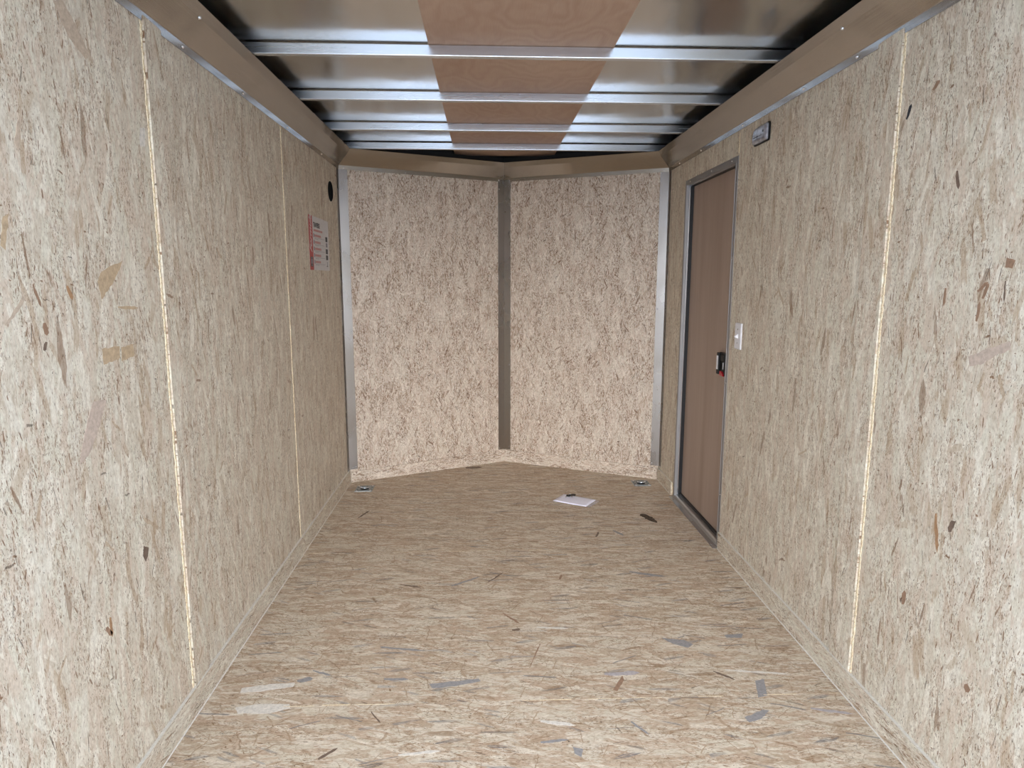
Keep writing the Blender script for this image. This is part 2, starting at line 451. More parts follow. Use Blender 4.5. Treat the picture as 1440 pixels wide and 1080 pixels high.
SCREW = None
def screw(parent, pos, normal, r=0.0042):
    """pan head screw with a washer rim; copies share one mesh"""
    global SCREW
    if SCREW is None:
        bm = bmesh.new()
        prof = [(1.35, -0.1), (1.35, 0.12), (1.0, 0.2), (0.9, 0.55), (0.6, 0.78), (0.25, 0.84)]
        n = 14
        sweep(bm, [[(a * math.cos(2 * math.pi * k / n), a * math.sin(2 * math.pi * k / n), h) for k in range(n)] for a, h in prof])
        box(bm, -0.5, 0.5, -0.08, 0.08, 0.78, 0.88); box(bm, -0.08, 0.08, -0.5, 0.5, 0.78, 0.88)
        me = bpy.data.meshes.new('screw'); bm.to_mesh(me); bm.free(); me.materials.append(M['screw'])
        for p in me.polygons: p.use_smooth = True
        SCREW = me
    o = bpy.data.objects.new('screw', SCREW)
    COL.objects.link(o)
    q = Vector(normal).to_track_quat('Z', 'Y').to_matrix().to_4x4()
    mm = Matrix.Translation(Vector(pos)) @ q @ Matrix.Scale(r, 4)
    o.parent = parent
    o.matrix_basis = parent.matrix_basis.inverted() @ mm if parent.type == 'EMPTY' else mm
    return o

# ------------------------------------------------------------------ ground, floor
bm = bmesh.new(); box(bm, -40, 40, -45, 40, -0.62, -0.52)
structure(link('floor_outside', bm, M['ground']), 'pale concrete yard outside the open rear end')

bm = bmesh.new()
prism(bm, [(-W2 - 0.03, Y0), (W2 + 0.06, Y0), (W2 + 0.06, YC + 0.02), (APX, YA + 0.04), (-W2 - 0.03, YC + 0.02)], 'z', -0.08, -0.019)
fl = structure(link('floor', bm, M['frame_dark']), 'strand board floor of the trailer')
fs = [Y0, 0.738, 1.957, 3.164, 4.3835]        # floor board joints every 4 ft
for i, (a, b) in enumerate(zip(fs, [0.738, 1.957, 3.164, 4.3835, 9.0])):
    g = 0.0007
    bm = bmesh.new()
    if b < YC:
        poly = [(-W2 - 0.002, a + g), (W2 + 0.002, a + g), (W2 + 0.002, b - g), (-W2 - 0.002, b - g)]
    elif a < YC:
        t = (b - YC) / (YA - YC)
        xl, xr = -W2 + t * (W2 + APX), W2 - t * (W2 - APX)
        poly = [(-W2 - 0.002, a + g), (W2 + 0.002, a + g), (W2 + 0.002, YC), (xr, b - g), (xl, b - g), (-W2 - 0.002, YC)]
    else:
        t = (a - YC) / (YA - YC)
        xl, xr = -W2 + t * (W2 + APX), W2 - t * (W2 - APX)
        poly = [(xl, a + g), (xr, a + g), (APX, YA)]
    prism(bm, poly, 'z', -0.018, 0.0)
    k = i * 1.37
    link('floor_board', bm, M['osb_floor'], fl, uvf=lambda c, k=k: (c.x + k, c.y + k * 0.3))
# chipped pale rims of the two joints in sight
for jy in (1.957, 3.164):
    bm = bmesh.new()
    y = -W2 + 0.02
    x = -W2 + 0.03
    while x < W2 - 0.03:
        ln = random.uniform(0.02, 0.12)
        if random.random() < 0.5:
            a = random.uniform(0.0008, 0.0022)
            yy = jy + random.uniform(-0.002, 0.001)
            box(bm, x, min(x + ln, W2 - 0.02), yy - a, yy + a, -0.004, 0.0004)
        x += ln + random.uniform(0.0, 0.03)
    link('joint_chipping', bm, M['edge'], fl)

# ------------------------------------------------------------------ side walls
def ragged(bm, x, sx, y, z0, z1, wdt=0.008, thick=0.0022):
    """uneven ribbon of broken strand ends standing on the wall at x (sx = inward direction)"""
    z = z0
    prev = None
    rings = []
    rr = random.Random(int(y * 100) + int(x * 10))
    cur = [-wdt / 2, wdt / 2]
    while z < z1:
        a = -wdt / 2 + rr.uniform(-0.0022, 0.0022)
        b = wdt / 2 + rr.uniform(-0.003, 0.0025)
        if rr.random() < 0.12: b -= 0.003
        t = thick * rr.uniform(0.6, 1.3)
        rings.append([(x - sx * 0.004, y + a, z), (x + sx * t, y + a + 0.001, z), (x + sx * t * 0.7, y + (a + b) / 2, z), (x + sx * t, y + b - 0.001, z), (x - sx * 0.004, y + b, z)])
        z += rr.uniform(0.004, 0.014)
    sweep(bm, rings)

def side_wall(side):
    s = -1 if side == 'left' else 1
    xw = s * W2
    mat = M['osb_' + side]
    # steel frame and outer skin; the OSB panels are its parts
    bm = bmesh.new()
    xo0, xo1 = sorted((xw + s * 0.0097, xw + s * 0.055))
    DY0, DY1, DZ1 = 3.172, 3.945, 1.897
    if side == 'left':
        box(bm, xo0, xo1, Y0, YC + 0.02, -0.08, ZR + 0.03)
    else:
        box(bm, xo0, xo1, Y0, DY0 - 0.004, -0.08, ZR + 0.03)
        box(bm, xo0, xo1, DY1 + 0.004, YC + 0.02, -0.08, ZR + 0.03)
        box(bm, xo0, xo1, DY0 - 0.004, DY1 + 0.004, DZ1 + 0.004, ZR + 0.03)
        box(bm, xo0, xo1, DY0 - 0.004, DY1 + 0.004, -0.08, -0.002)
    wl = structure(link('wall_' + side, bm, M['frame_dark']), side + ' strand board side wall of the trailer')
    ys = [Y0, 0.713, SEAM1, SEAM2, YC]
    for i, (a, b) in enumerate(zip(ys, ys[1:])):
        g = 0.0015
        # panels run up behind the cove flange; the last one stops at the corner
        x0, x1 = sorted((xw, xw + s * 0.0095))
        k = 0.83 * i
        uvf = lambda c, k=k: (c.z + k * 2.3, c.y * 1.0 + k)
        bm = bmesh.new()
        if side == 'right' and i == 3:
            box(bm, x0, x1, DY1, b, 0.0, ZFO + 0.05)
            box(bm, x0, x1, a + g, DY1, DZ1, ZFO + 0.05)
        else:
            box(bm, x0, x1, a + g, (b - g), 0.0, ZFO + 0.05)
        link('wall_panel', bm, mat, wl, uvf=uvf)
    # ragged board edges at the seams
    for sy in (SEAM1, SEAM2):
        z0, z1 = KH - 0.004, ZFL + 0.0
        if side == 'right' and sy == SEAM2: z0 = 1.93
        if sy == SEAM1: z1 = ZFL + 0.014
        bm = bmesh.new()
        ragged(bm, xw, -s, sy, z0, z1, 0.0095 if sy == SEAM1 else 0.0075)
        link('seam_edge', bm, M['edge'], wl)
    # the board end next to the near seam laps over cove flange and kick board
    bm = bmesh.new()
    y1 = SEAM1 + (0.105 if side == 'left' else 0.125)
    x0, x1 = sorted((xw + s * 0.0005, xw - s * 0.0058))
    prism(bm, [(SEAM1 + 0.006, KH - 0.016), (y1, KH - 0.016), (y1 + 0.004, 1.0), (y1, ZFL + 0.009), (y1 - 0.02, ZFL + 0.012), (SEAM1 + 0.006, ZFL + 0.015)], 'x', x0, x1)
    link('board_lap', bm, mat, wl, uvf=lambda c: (c.z + 0.83 * 2 * 2.3, c.y + 1.66))
    return wl
wall_l = side_wall('left')
wall_r = side_wall('right')
bm = bmesh.new(); ragged(bm, W2, -1, 3.993, 0.005, 0.082, 0.010)
link('seam_edge', bm, M['edge'], wall_r)

# ------------------------------------------------------------------ single conspicuous wood strands pressed into the boards (metres)
STRANDS_LEFT = [('tan',[(1.622,1.341),(1.637,1.362),(1.666,1.374),(1.74,1.395),(1.727,1.377),(1.692,1.344),(1.633,1.3)]),('tan',[(1.613,1.183),(1.691,1.182),(1.689,1.153),(1.616,1.145)]),('tan',[(1.7,1.179),(1.755,1.181),(1.757,1.151),(1.694,1.144)]),('tanlight',[(1.555,1.934),(1.591,1.948),(1.631,1.912),(1.677,1.865),(1.66,1.847),(1.599,1.876)]),('pinkish',[(1.556,1.065),(1.614,1.06),(1.574,1.002),(1.525,0.949),(1.484,0.932),(1.512,0.999)]),('brown',[(1.413,1.258),(1.41,1.249),(1.414,1.235),(1.421,1.231),(1.428,1.237),(1.421,1.258)]),('dark',[(1.72,0.643),(1.744,0.628),(1.736,0.607),(1.723,0.597),(1.712,0.618)]),('tanlight',[(1.307,1.259),(1.33,1.274),(1.367,1.308),(1.374,1.319),(1.355,1.309),(1.302,1.261)]),('brown',[(1.393,1.337),(1.395,1.322),(1.406,1.297),(1.413,1.29),(1.413,1.301),(1.397,1.338)]),('tan',[(1.7,1.277),(1.727,1.273),(1.78,1.27),(1.796,1.273),(1.777,1.279),(1.701,1.281)]),('orange',[(1.502,1.333),(1.503,1.323),(1.512,1.306),(1.52,1.302),(1.523,1.309),(1.508,1.334)]),('dark',[(1.414,1.219),(1.408,1.214),(1.404,1.203),(1.407,1.2),(1.414,1.202),(1.42,1.217)]),('brown',[(1.52,0.519),(1.52,0.511),(1.53,0.493),(1.54,0.487),(1.546,0.492),(1.529,0.518)]),('orange',[(1.539,0.536),(1.536,0.522),(1.538,0.492),(1.542,0.482),(1.548,0.49),(1.545,0.533)]),('tan',[(1.315,1.411),(1.328,1.402),(1.348,1.473),(1.331,1.465)]),('pale',[(1.882,1.745),(1.913,1.752),(1.904,1.702),(1.877,1.697)]),('tanlight',[(1.386,1.611),(1.407,1.669),(1.415,1.664),(1.395,1.593)])]
STRANDS_RIGHT = [('pinkish',[(1.562,1.163),(1.512,1.186),(1.438,1.213),(1.434,1.194),(1.477,1.176),(1.511,1.153),(1.554,1.141)]),('brown',[(1.553,1.32),(1.541,1.326),(1.526,1.339),(1.524,1.345),(1.535,1.343),(1.558,1.323)]),('brown',[(1.534,1.304),(1.527,1.315),(1.52,1.335),(1.522,1.342),(1.53,1.336),(1.54,1.306)]),('orange',[(1.62,0.742),(1.618,0.71),(1.605,0.655),(1.597,0.642),(1.595,0.665),(1.614,0.745)]),('black',[(1.894,1.791),(1.885,1.801),(1.877,1.822),(1.88,1.83),(1.889,1.825),(1.9,1.794)]),('dark',[(1.569,0.723),(1.559,0.746),(1.544,0.749),(1.555,0.717),(1.565,0.713)]),('brown',[(1.791,1.84),(1.78,1.844),(1.768,1.855),(1.769,1.861),(1.78,1.862),(1.797,1.844)]),('dark',[(1.672,1.619),(1.673,1.605),(1.665,1.58),(1.658,1.572),(1.654,1.581),(1.666,1.618)]),('brown',[(1.67,1.329),(1.673,1.315),(1.673,1.29),(1.669,1.283),(1.663,1.292),(1.664,1.328)]),('brown',[(1.547,1.25),(1.542,1.264),(1.541,1.291),(1.544,1.298),(1.551,1.289),(1.552,1.251)]),('brown',[(1.477,1.399),(1.451,1.392),(1.457,1.374),(1.478,1.377)]),('brown',[(1.707,0.441),(1.701,0.457),(1.703,0.479),(1.71,0.483),(1.719,0.47),(1.716,0.437)]),('brown',[(1.455,0.361),(1.456,0.352),(1.448,0.345),(1.439,0.349),(1.434,0.36),(1.446,0.368)]),('dark',[(1.474,1.347),(1.475,1.333),(1.473,1.306),(1.47,1.299),(1.468,1.308),(1.471,1.347)])]
STRANDS_FLOOR = [('pale',[(-0.934,1.957),(-0.856,1.972),(-0.767,1.968),(-0.758,1.946),(-0.814,1.924),(-0.915,1.925)]),('pale',[(-0.95,2.058),(-0.862,2.078),(-0.781,2.083),(-0.781,2.059),(-0.873,2.039),(-0.946,2.034)]),('grey',[(0.779,2.328),(0.857,2.336),(0.84,2.305),(0.783,2.308)]),('grey',[(0.781,2.035),(0.816,2.042),(0.788,1.953),(0.753,1.943)]),('grey',[(0.67,1.846),(0.741,1.882),(0.762,1.877),(0.724,1.841),(0.676,1.823)]),('dark',[(0.656,2.092),(0.672,2.073),(0.704,2.046),(0.715,2.042),(0.706,2.057),(0.658,2.097)]),('dark',[(-0.499,1.918),(-0.488,1.899),(-0.467,1.869),(-0.46,1.863),(-0.465,1.877),(-0.496,1.921)]),('grey',[(-0.287,2.778),(-0.249,2.8),(-0.18,2.85),(-0.162,2.87),(-0.189,2.859),(-0.289,2.786)]),('dark',[(-0.126,2.809),(-0.103,2.835),(-0.063,2.891),(-0.053,2.911),(-0.069,2.895),(-0.127,2.813)]),('brown',[(-0.067,2.528),(-0.049,2.497),(-0.012,2.45),(-0.001,2.443),(-0.011,2.467),(-0.065,2.535)]),('grey',[(-0.328,2.058),(-0.24,2.07),(-0.161,2.083),(-0.153,2.067),(-0.239,2.042),(-0.314,2.033)]),('grey',[(0.533,2.317),(0.615,2.299),(0.641,2.268),(0.615,2.245),(0.563,2.276)]),('grey',[(0.31,1.839),(0.321,1.818),(0.345,1.786),(0.354,1.78),(0.348,1.796),(0.313,1.843)]),('greylight',[(0.274,2.087),(0.31,2.08),(0.379,2.085),(0.399,2.095),(0.377,2.107),(0.276,2.099)]),('dark',[(-0.034,2.392),(-0.024,2.389),(-0.005,2.393),(-0.0,2.4),(-0.007,2.407),(-0.034,2.4)]),('grey',[(-0.526,2.29),(-0.478,2.277),(-0.39,2.262),(-0.366,2.263),(-0.398,2.276),(-0.527,2.297)]),('dark',[(-0.517,2.801),(-0.488,2.788),(-0.436,2.772),(-0.422,2.773),(-0.442,2.786),(-0.518,2.808)]),('grey',[(0.535,2.892),(0.579,2.867),(0.663,2.838),(0.688,2.838),(0.661,2.86),(0.538,2.903)]),('brown',[(0.202,2.825),(0.209,2.838),(0.217,2.866),(0.216,2.878),(0.209,2.872),(0.198,2.83)]),('grey',[(0.556,3.407),(0.568,3.378),(0.595,3.34),(0.605,3.339),(0.6,3.364),(0.56,3.419)]),('dark',[(0.223,5.71),(0.22,5.672),(0.226,5.632),(0.234,5.637),(0.242,5.675),(0.232,5.732)]),('brown',[(0.287,2.003),(0.334,2.081),(0.336,2.056),(0.3,1.994)]),('grey',[(0.117,1.737),(0.146,1.727),(0.137,1.693),(0.119,1.708)]),('grey',[(0.025,1.756),(0.05,1.755),(0.097,1.762),(0.11,1.768),(0.093,1.772),(0.025,1.762)]),('dark',[(-0.612,1.711),(-0.597,1.721),(-0.572,1.747),(-0.567,1.758),(-0.58,1.754),(-0.615,1.716)]),('grey',[(-0.774,2.086),(-0.757,2.083),(-0.731,2.093),(-0.727,2.105),(-0.741,2.115),(-0.779,2.098)]),('grey',[(-0.739,2.149),(-0.717,2.136),(-0.678,2.119),(-0.668,2.119),(-0.682,2.132),(-0.739,2.155)]),('dark',[(-0.278,4.648),(-0.242,4.638),(-0.177,4.651),(-0.16,4.671),(-0.184,4.692),(-0.279,4.671)]),('greylight',[(0.897,1.88),(0.931,1.866),(0.998,1.85),(1.019,1.85),(1.0,1.863),(0.901,1.887)]),('brown',[(0.068,2.295),(0.05,2.247),(0.022,2.16),(0.016,2.136),(0.028,2.164),(0.07,2.293)]),('grey',[(-0.483,2.088),(-0.457,2.083),(-0.411,2.082),(-0.399,2.088),(-0.417,2.097),(-0.484,2.097)]),('dark',[(-0.862,3.656),(-0.847,3.684),(-0.823,3.751),(-0.819,3.777),(-0.832,3.764),(-0.866,3.666)]),('dark',[(0.451,3.322),(0.462,3.338),(0.476,3.377),(0.477,3.394),(0.468,3.388),(0.448,3.329)]),('pale',[(0.701,2.098),(0.763,2.084),(0.88,2.067),(0.914,2.067),(0.875,2.08),(0.703,2.105)]),('pale',[(-0.387,1.719),(-0.35,1.72),(-0.284,1.728),(-0.266,1.734),(-0.292,1.738),(-0.388,1.725)]),('pale',[(0.065,2.41),(0.101,2.401),(0.17,2.394),(0.189,2.398),(0.166,2.409),(0.065,2.418)]),('pale',[(0.032,1.851),(0.063,1.839),(0.122,1.827),(0.14,1.83),(0.12,1.843),(0.033,1.859)])]

def strand_mat(name, c):
    s = NT(name)
    n = s.noise(s.mapping(s.obj(), (90, 90, 90)), 1.0, 4.0, 0.7, '3D')[0]
    return s.set(base=s.ramp(n, [(0.3, tuple(x * 0.78 for x in c)), (0.5, c), (0.72, tuple(min(0.9, x * 1.22) for x in c))]), rough=0.6, spec=0.3)
SM = {k: strand_mat('strand_' + k, c) for k, c in dict(tan=(0.47, 0.35, 0.22), tanlight=(0.49, 0.39, 0.29), pinkish=(0.50, 0.40, 0.32), brown=(0.29, 0.18, 0.115),
      orange=(0.36, 0.21, 0.11), dark=(0.16, 0.11, 0.08), black=(0.03, 0.03, 0.035), pale=(0.64, 0.59, 0.51), grey=(0.28, 0.265, 0.255), greylight=(0.40, 0.36, 0.35)).items()}
def strands(lst, P, parent):
    rr = random.Random(len(lst))
    for m_, poly in lst:
        c = Vector((sum(a for a, b in poly), sum(b for a, b in poly))) / len(poly)
        pts = []
        for i, a in enumerate(poly):          # torn, slightly uneven outline
            b = poly[(i + 1) % len(poly)]
            a, b = Vector(a), Vector(b)
            L = (b - a).length
            n = max(1, min(6, int(L / 0.008)))
            e = Vector((-(b - a).y, (b - a).x)); e = e / max(e.length, 1e-6)
            for k in range(n):
                j = 0 if k == 0 else rr.uniform(-1, 1) * min(0.0022, L * 0.04)
                pts.append(a.lerp(b, k / n) + e * j)
        bm = bmesh.new()
        lo = [bm.verts.new(P(q, 0.0)) for q in pts]; hi = [bm.verts.new(P(q, 0.0003)) for q in pts]
        bm.faces.new(lo); bm.faces.new(hi)
        for i in range(len(pts)):
            bm.faces.new((lo[i], lo[(i + 1) % len(pts)], hi[(i + 1) % len(pts)], hi[i]))
        bmesh.ops.recalc_face_normals(bm, faces=bm.faces)
        link('wood_strand', bm, SM[m_], parent)
strands(STRANDS_LEFT, lambda q, t: (-W2 + t, q[0], q[1]), wall_l)
strands(STRANDS_RIGHT, lambda q, t: (W2 - t, q[0], q[1]), wall_r)
strands(STRANDS_FLOOR, lambda q, t: (q[0], q[1], t), fl)

# ------------------------------------------------------------------ nose walls
def front_frame(sgn):
    """origin at the corner, x along the wall towards the apex, y outwards, z up"""
    A = Vector((sgn * W2, YC, 0)); B = Vector((APX, YA, 0))
    d = (B - A).normalized()
    n = Vector((0, 0, 1)).cross(d)
    if n.y < 0: n = -n                  # pointing forward, out of the trailer
    return A, d, n, (B - A).length
for side, sgn in (('left', -1), ('right', 1)):
    A, d, n, L = front_frame(sgn)
    P = lambda a, o, z, A=A, d=d, n=n: tuple(A + d * a + n * o + Vector((0, 0, z)))
    def pbox(bm, a0, a1, o0, o1, z0, z1, P=P):
        vs = [bm.verts.new(P(a, o, z)) for a in (a0, a1) for o in (o0, o1) for z in (z0, z1)]
        for q in ((0, 1, 3, 2), (4, 6, 7, 5), (0, 4, 5, 1), (2, 3, 7, 6), (0, 2, 6, 4), (1, 5, 7, 3)):
            bm.faces.new([vs[i] for i in q])
        bmesh.ops.recalc_face_normals(bm, faces=bm.faces)
    bm = bmesh.new(); pbox(bm, -0.03, L + 0.012, 0.0097, 0.06, -0.08, ZR + 0.03)
    wf = structure(link('wall_front_' + side, bm, M['frame_dark']), side + ' half of the V shaped nose wall')
    bm = bmesh.new(); pbox(bm, 0.0, L - 0.002, 0.0, 0.0095, 0.0, ZFO + 0.05)
    link('wall_panel', bm, M['osb_front'], wf, uvf=lambda c, A=A, d=d, sgn=sgn: (c.z + sgn, (Vector((c.x, c.y, 0)) - A).dot(d) + sgn * 3))
    # kick board
    bm = bmesh.new()
    z0c = 0.073 if sgn < 0 else 0.082
    vs = []
    a0, a1 = 0.012, L - KT * 0.45
    poly = [(a0, 0.0), (a1, 0.0), (a1, 0.090), (a0, z0c)]
    va = [bm.verts.new(P(a, -KT, z)) for a, z in poly]; vb = [bm.verts.new(P(a, -0.0002, z)) for a, z in poly]
    bm.faces.new(va); bm.faces.new(vb[::-1])
    for i in range(4): bm.faces.new((va[i], vb[i], vb[(i + 1) % 4], va[(i + 1) % 4]))
    bmesh.ops.recalc_face_normals(bm, faces=bm.faces)
    structure(link('baseboard_front_' + side, bm, M['osb_front'], uvf=lambda c, A=A, d=d, sgn=sgn: ((Vector((c.x, c.y, 0)) - A).dot(d) + 9 * sgn, c.z)),
              side + ' strand board kick strip along the nose wall')

# side kick boards
for side, sgn in (('left', -1), ('right', 1)):
    bm = bmesh.new()
    x0, x1 = sorted((sgn * (W2 - 0.0002), sgn * (W2 - KT)))
    if sgn < 0:
        box(bm, x0, x1, Y0, YC - 0.004, 0, KH)
    else:
        box(bm, x0, x1, Y0, 3.147, 0, KH)
        box(bm, x0, x1, 4.0, YC - 0.004, 0, KH - 0.006)
    bb = structure(link('baseboard_' + side, bm, M['osb_kick'], uvf=lambda c, k=sgn: (c.y + k * 4, c.z + k)),
                   side + ' strand board kick strip along the side wall')
    # pale sawn edge on top and the pale lower arris against the floor
    for a_, b_, zt in (((Y0, YC - 0.006, KH),) if sgn < 0 else ((Y0, 3.146, KH), (4.001, YC - 0.006, KH - 0.006))):
        bm = bmesh.new()
        box(bm, x0 - (0.0004 if sgn > 0 else 0), x1 + (0.0004 if sgn < 0 else 0), a_, b_, zt - 0.0012, zt + 0.0005)
        link('sawn_edge', bm, M['sawn'], bb)
        bm = bmesh.new()
        xi = sgn * (W2 - KT)
        prism(bm, [(xi + sgn * 0.001, 0.0001), (xi - sgn * 0.0025, 0.0001), (xi - sgn * 0.0008, 0.0030), (xi + sgn * 0.001, 0.0035)], 'y', a_, b_)
        link('lower_edge', bm, M['sawn'], bb)

# ------------------------------------------------------------------ roof
bm = bmesh.new()
prism(bm, [(-W2 - 0.05, Y0), (W2 + 0.055, Y0), (W2 + 0.055, YC + 0.02), (APX, YA + 0.06), (-W2 - 0.05, YC + 0.02)], 'z', ZR, ZR + 0.03)
ce = structure(link('ceiling', bm, M['roof']), 'bare reflective aluminium roof sheet')
bm = bmesh.new()
nseg = 60
rings = []
for i in range(nseg + 1):
    y = Y0 + 0.02 + (4.74 - Y0 - 0.02) * i / nseg
    # the thin sheet sags a little between the bows
    ph = min(abs(y - b) for b in (0.74, 1.35, 1.96, 2.567, 3.174, 3.781, 4.308, 4.75)) / 0.30
    sag = 0.0025 * min(1, ph) ** 1.5
    zb = ZBT + 0.0002 - sag * 0.9
    rings.append([(-0.333, y, zb), (0.345, y, zb), (0.345, y, zb + 0.0031), (-0.333, y, zb + 0.0031)])
sweep(bm, rings)
tag(link('ceiling_plywood_strip', bm, M['ply']), 'reddish plywood strip lying above the roof bows down the middle of the ceiling', 'plywood strip')

# bows
BOWS = [1.353, 1.960, 2.567, 3.174, 3.781, 4.308]
names = {4.308: 'roof bow nearest the nose wall, shortest of the visible steel roof bows',
         3.781: 'second steel roof bow from the nose wall', 3.174: 'third steel roof bow from the nose wall',
         2.567: 'galvanised steel roof bow closest to the viewer, widest in the picture',
         1.960: 'steel roof bow just out of the picture', 1.353: 'steel roof bow at the rear end'}
for by in BOWS:
    if by < 2.2: lab = 'galvanised steel roof bow overhead, outside the picture'
    lab = names[by]
    bt = 0.028
    x = W2 - 0.002
    b = 0.0035
    # rounded rectangular tube
    prof = []
    for cy, cz, a0 in ((bt - b, b, -90), (bt - b, ZBT - ZBB - b, 0), (b, ZBT - ZBB - b, 90), (b, b, 180)):
        for k in range(5):
            a = math.radians(a0 + 22.5 * k)
            prof.append((cy + b * math.cos(a), cz + b * math.sin(a)))
    bm = bmesh.new()
    sweep(bm, [[(xx, by + p[0], ZBB + p[1]) for p in prof] for xx in (-x, x)])
    o = link('roof_bow', bm, M['bow'])
    tag(o, lab, 'roof beam', 'galvanised steel roof bows')

# ------------------------------------------------------------------ cove trim
def off_poly(t, z):
    """closed cove path (corner points) at distance t from the walls: left start, left corner, apex, right corner, right start"""
    k = (YA - YC) / W2
    th = math.atan2(YA - YC, W2)
    # wall line offset along its normal, meeting the side offset and the centre line
    ya = YA - t / math.cos(th)
    yc = ya - k * (W2 - t)
    return [Vector((-(W2 - t), Y0, z)), Vector((-(W2 - t), yc, z)), Vector((APX, ya, z)), Vector((W2 - t, yc, z)), Vector((W2 - t, Y0, z))]
def cove_profile():
    th = 0.0012
    inner = [(0.0030, ZFL), (0.0052, ZFO - 0.002), (0.007, ZFO + 0.001), (0.069, 2.1185), (CVO, ZCV)]
    outer = [(CVO - 0.0012, ZCV + 0.0012), (0.0668, 2.1205), (0.0045, ZFO + 0.0030), (0.0036, ZFO), (0.0014, ZFL)]
    return inner + outer
segs = [('trim_1', 0, 'left', 'long aluminium cove along the top of the left wall'),
        ('trim_2', 1, 'nose left', 'aluminium cove along the top of the left nose wall'),
        ('trim_3', 2, 'nose right', 'aluminium cove along the top of the right nose wall'),
        ('trim_4', 3, 'right', 'long aluminium cove along the top of the right wall')]
prof = cove_profile()
cove = {}
for nm, i, _, lab in segs:
    bm = bmesh.new()
    # two profiles, mitred at the corner points
    A = [off_poly(t, z)[i] for t, z in prof]; B = [off_poly(t, z)[i + 1] for t, z in prof]
    dd = (B[0] - A[0]).normalized() * 0.0006
    sweep(bm, [[p + dd for p in A], [p - dd for p in B]])
    cove[i] = structure(link(nm, bm, M['cove']), lab)
for s, i in ((-1, 0), (1, 3)):
    for y in ((1.67, 2.177, 2.683, 3.252, 3.902) if s < 0 else (1.62, 2.176, 2.529, 3.113, 3.70, 4.10)):
        screw(cove[i], (s * (W2 - 0.0042), y, ZFL + 0.013), (-s, 0, 0), 0.0048)
    for y in (1.36, 2.155):
        screw(cove[i], (s * (W2 - 0.0695), y, 2.1187), (-s * 0.8, 0, -0.6), 0.0050)
    screw(cove[i], (s * (W2 - 0.014), YC - 0.035, ZFO + 0.011), (-s * 0.7, 0, -0.7), 0.0035)
for s, i in ((-1, 1), (1, 2)):
    A, d, n, L = front_frame(s)
    for a in (0.035, 0.44, L - 0.045):
        p = A + d * a - n * 0.0028
        screw(cove[i], (p.x, p.y, ZFL + 0.010), tuple(-n))
p = off_poly(0.08, 0)[2]

# ------------------------------------------------------------------ corner posts (bent aluminium angles)
def angle_post(name, lab, corner, da, db, la, lb, z0, z1, th=0.0008, off=0.0014):
    """L section: legs along unit vectors da/db from the corner, lying on the two walls"""
    bis = (da + db).normalized()
    half = math.acos(max(-1, min(1, da.dot(db)))) / 2
    def inset(t): return corner + bis * (t / math.sin(half))
    na = (bis - da * bis.dot(da)).normalized(); nb = (bis - db * bis.dot(db)).normalized()
    i0, i1 = inset(off), inset(off + th)
    prof = [corner + da * la + na * off, i0, corner + db * lb + nb * off, corner + db * lb + nb * (off + th * 0.4), corner + db * (lb - 0.0005) + nb * (off + th), i1,
            corner + da * (la - 0.0005) + na * (off + th), corner + da * la + na * (off + th * 0.4)]
    bm = bmesh.new()
    sweep(bm, [[Vector((p.x, p.y, z)) for p in prof] for z in (z0, z1)])
    o = structure(link(name, bm, M['post']), lab)
    return o, na, nb
Z = Vector((0, 0, 1))
for s, nm, lab in ((-1, 'trim_5', 'upright aluminium angle in the left front corner'), (1, 'trim_6', 'upright aluminium angle in the right front corner')):
    A, d, n, L = front_frame(s)
    o, na, nb = angle_post(nm, lab, A, d, Vector((0, -1, 0)), 0.058, 0.052, 0.088 if s < 0 else 0.094, ZFL - 0.0005)
    for z in (0.104 if s < 0 else 0.11, 1.16) if s < 0 else (0.11, 1.16):
        p = A + d * 0.048 + na * 0.0028; screw(o, (p.x, p.y, z), tuple(na), 0.0034)
        p = A + Vector((0, -0.042, 0)) + nb * 0.0028; screw(o, (p.x, p.y, z - 0.004), tuple(nb), 0.0030)
    if s < 0:
        p = A + d * 0.030 + na * 0.0028; screw(o, (p.x, p.y, 0.099), tuple(na), 0.0030)
Al, dl, nl, Ll = front_frame(-1); Ar, dr, nr, Lr = front_frame(1)
o, na, nb = angle_post('trim_7', 'upright aluminium angle at the apex of the nose wall', Vector((APX, YA, 0)), -dl, -dr, 0.050, 0.050, 0.093, ZFL - 0.0005)
for z in (0.106, 0.72, 1.35, 1.98):
    for dd, nn, q in ((-dl, na, 0), (-dr, nb, 0.012)):
        p = Vector((APX, YA, 0)) + dd * 0.041 + nn * 0.0028
        screw(o, (p.x, p.y, z + q), tuple(nn), 0.0034)
# folded tab at the top of the apex post
bm = bmesh.new()
for dd, nn in ((-dl, na), (-dr, nb)):
    vs = []
    for a in (0.004, 0.040):
        for t in (0.0030, 0.0045):
            for z in (ZFL - 0.018, ZFL + 0.012):
                p = Vector((APX, YA, 0)) + dd * a + nn * t
                vs.append(bm.verts.new((p.x, p.y, z)))
    for q in ((0, 1, 3, 2), (4, 6, 7, 5), (0, 4, 5, 1), (2, 3, 7, 6), (0, 2, 6, 4), (1, 5, 7, 3)):
        bm.faces.new([vs[i] for i in q])
bmesh.ops.recalc_face_normals(bm, faces=bm.faces)
link('fold_tab', bm, M['post'], o)

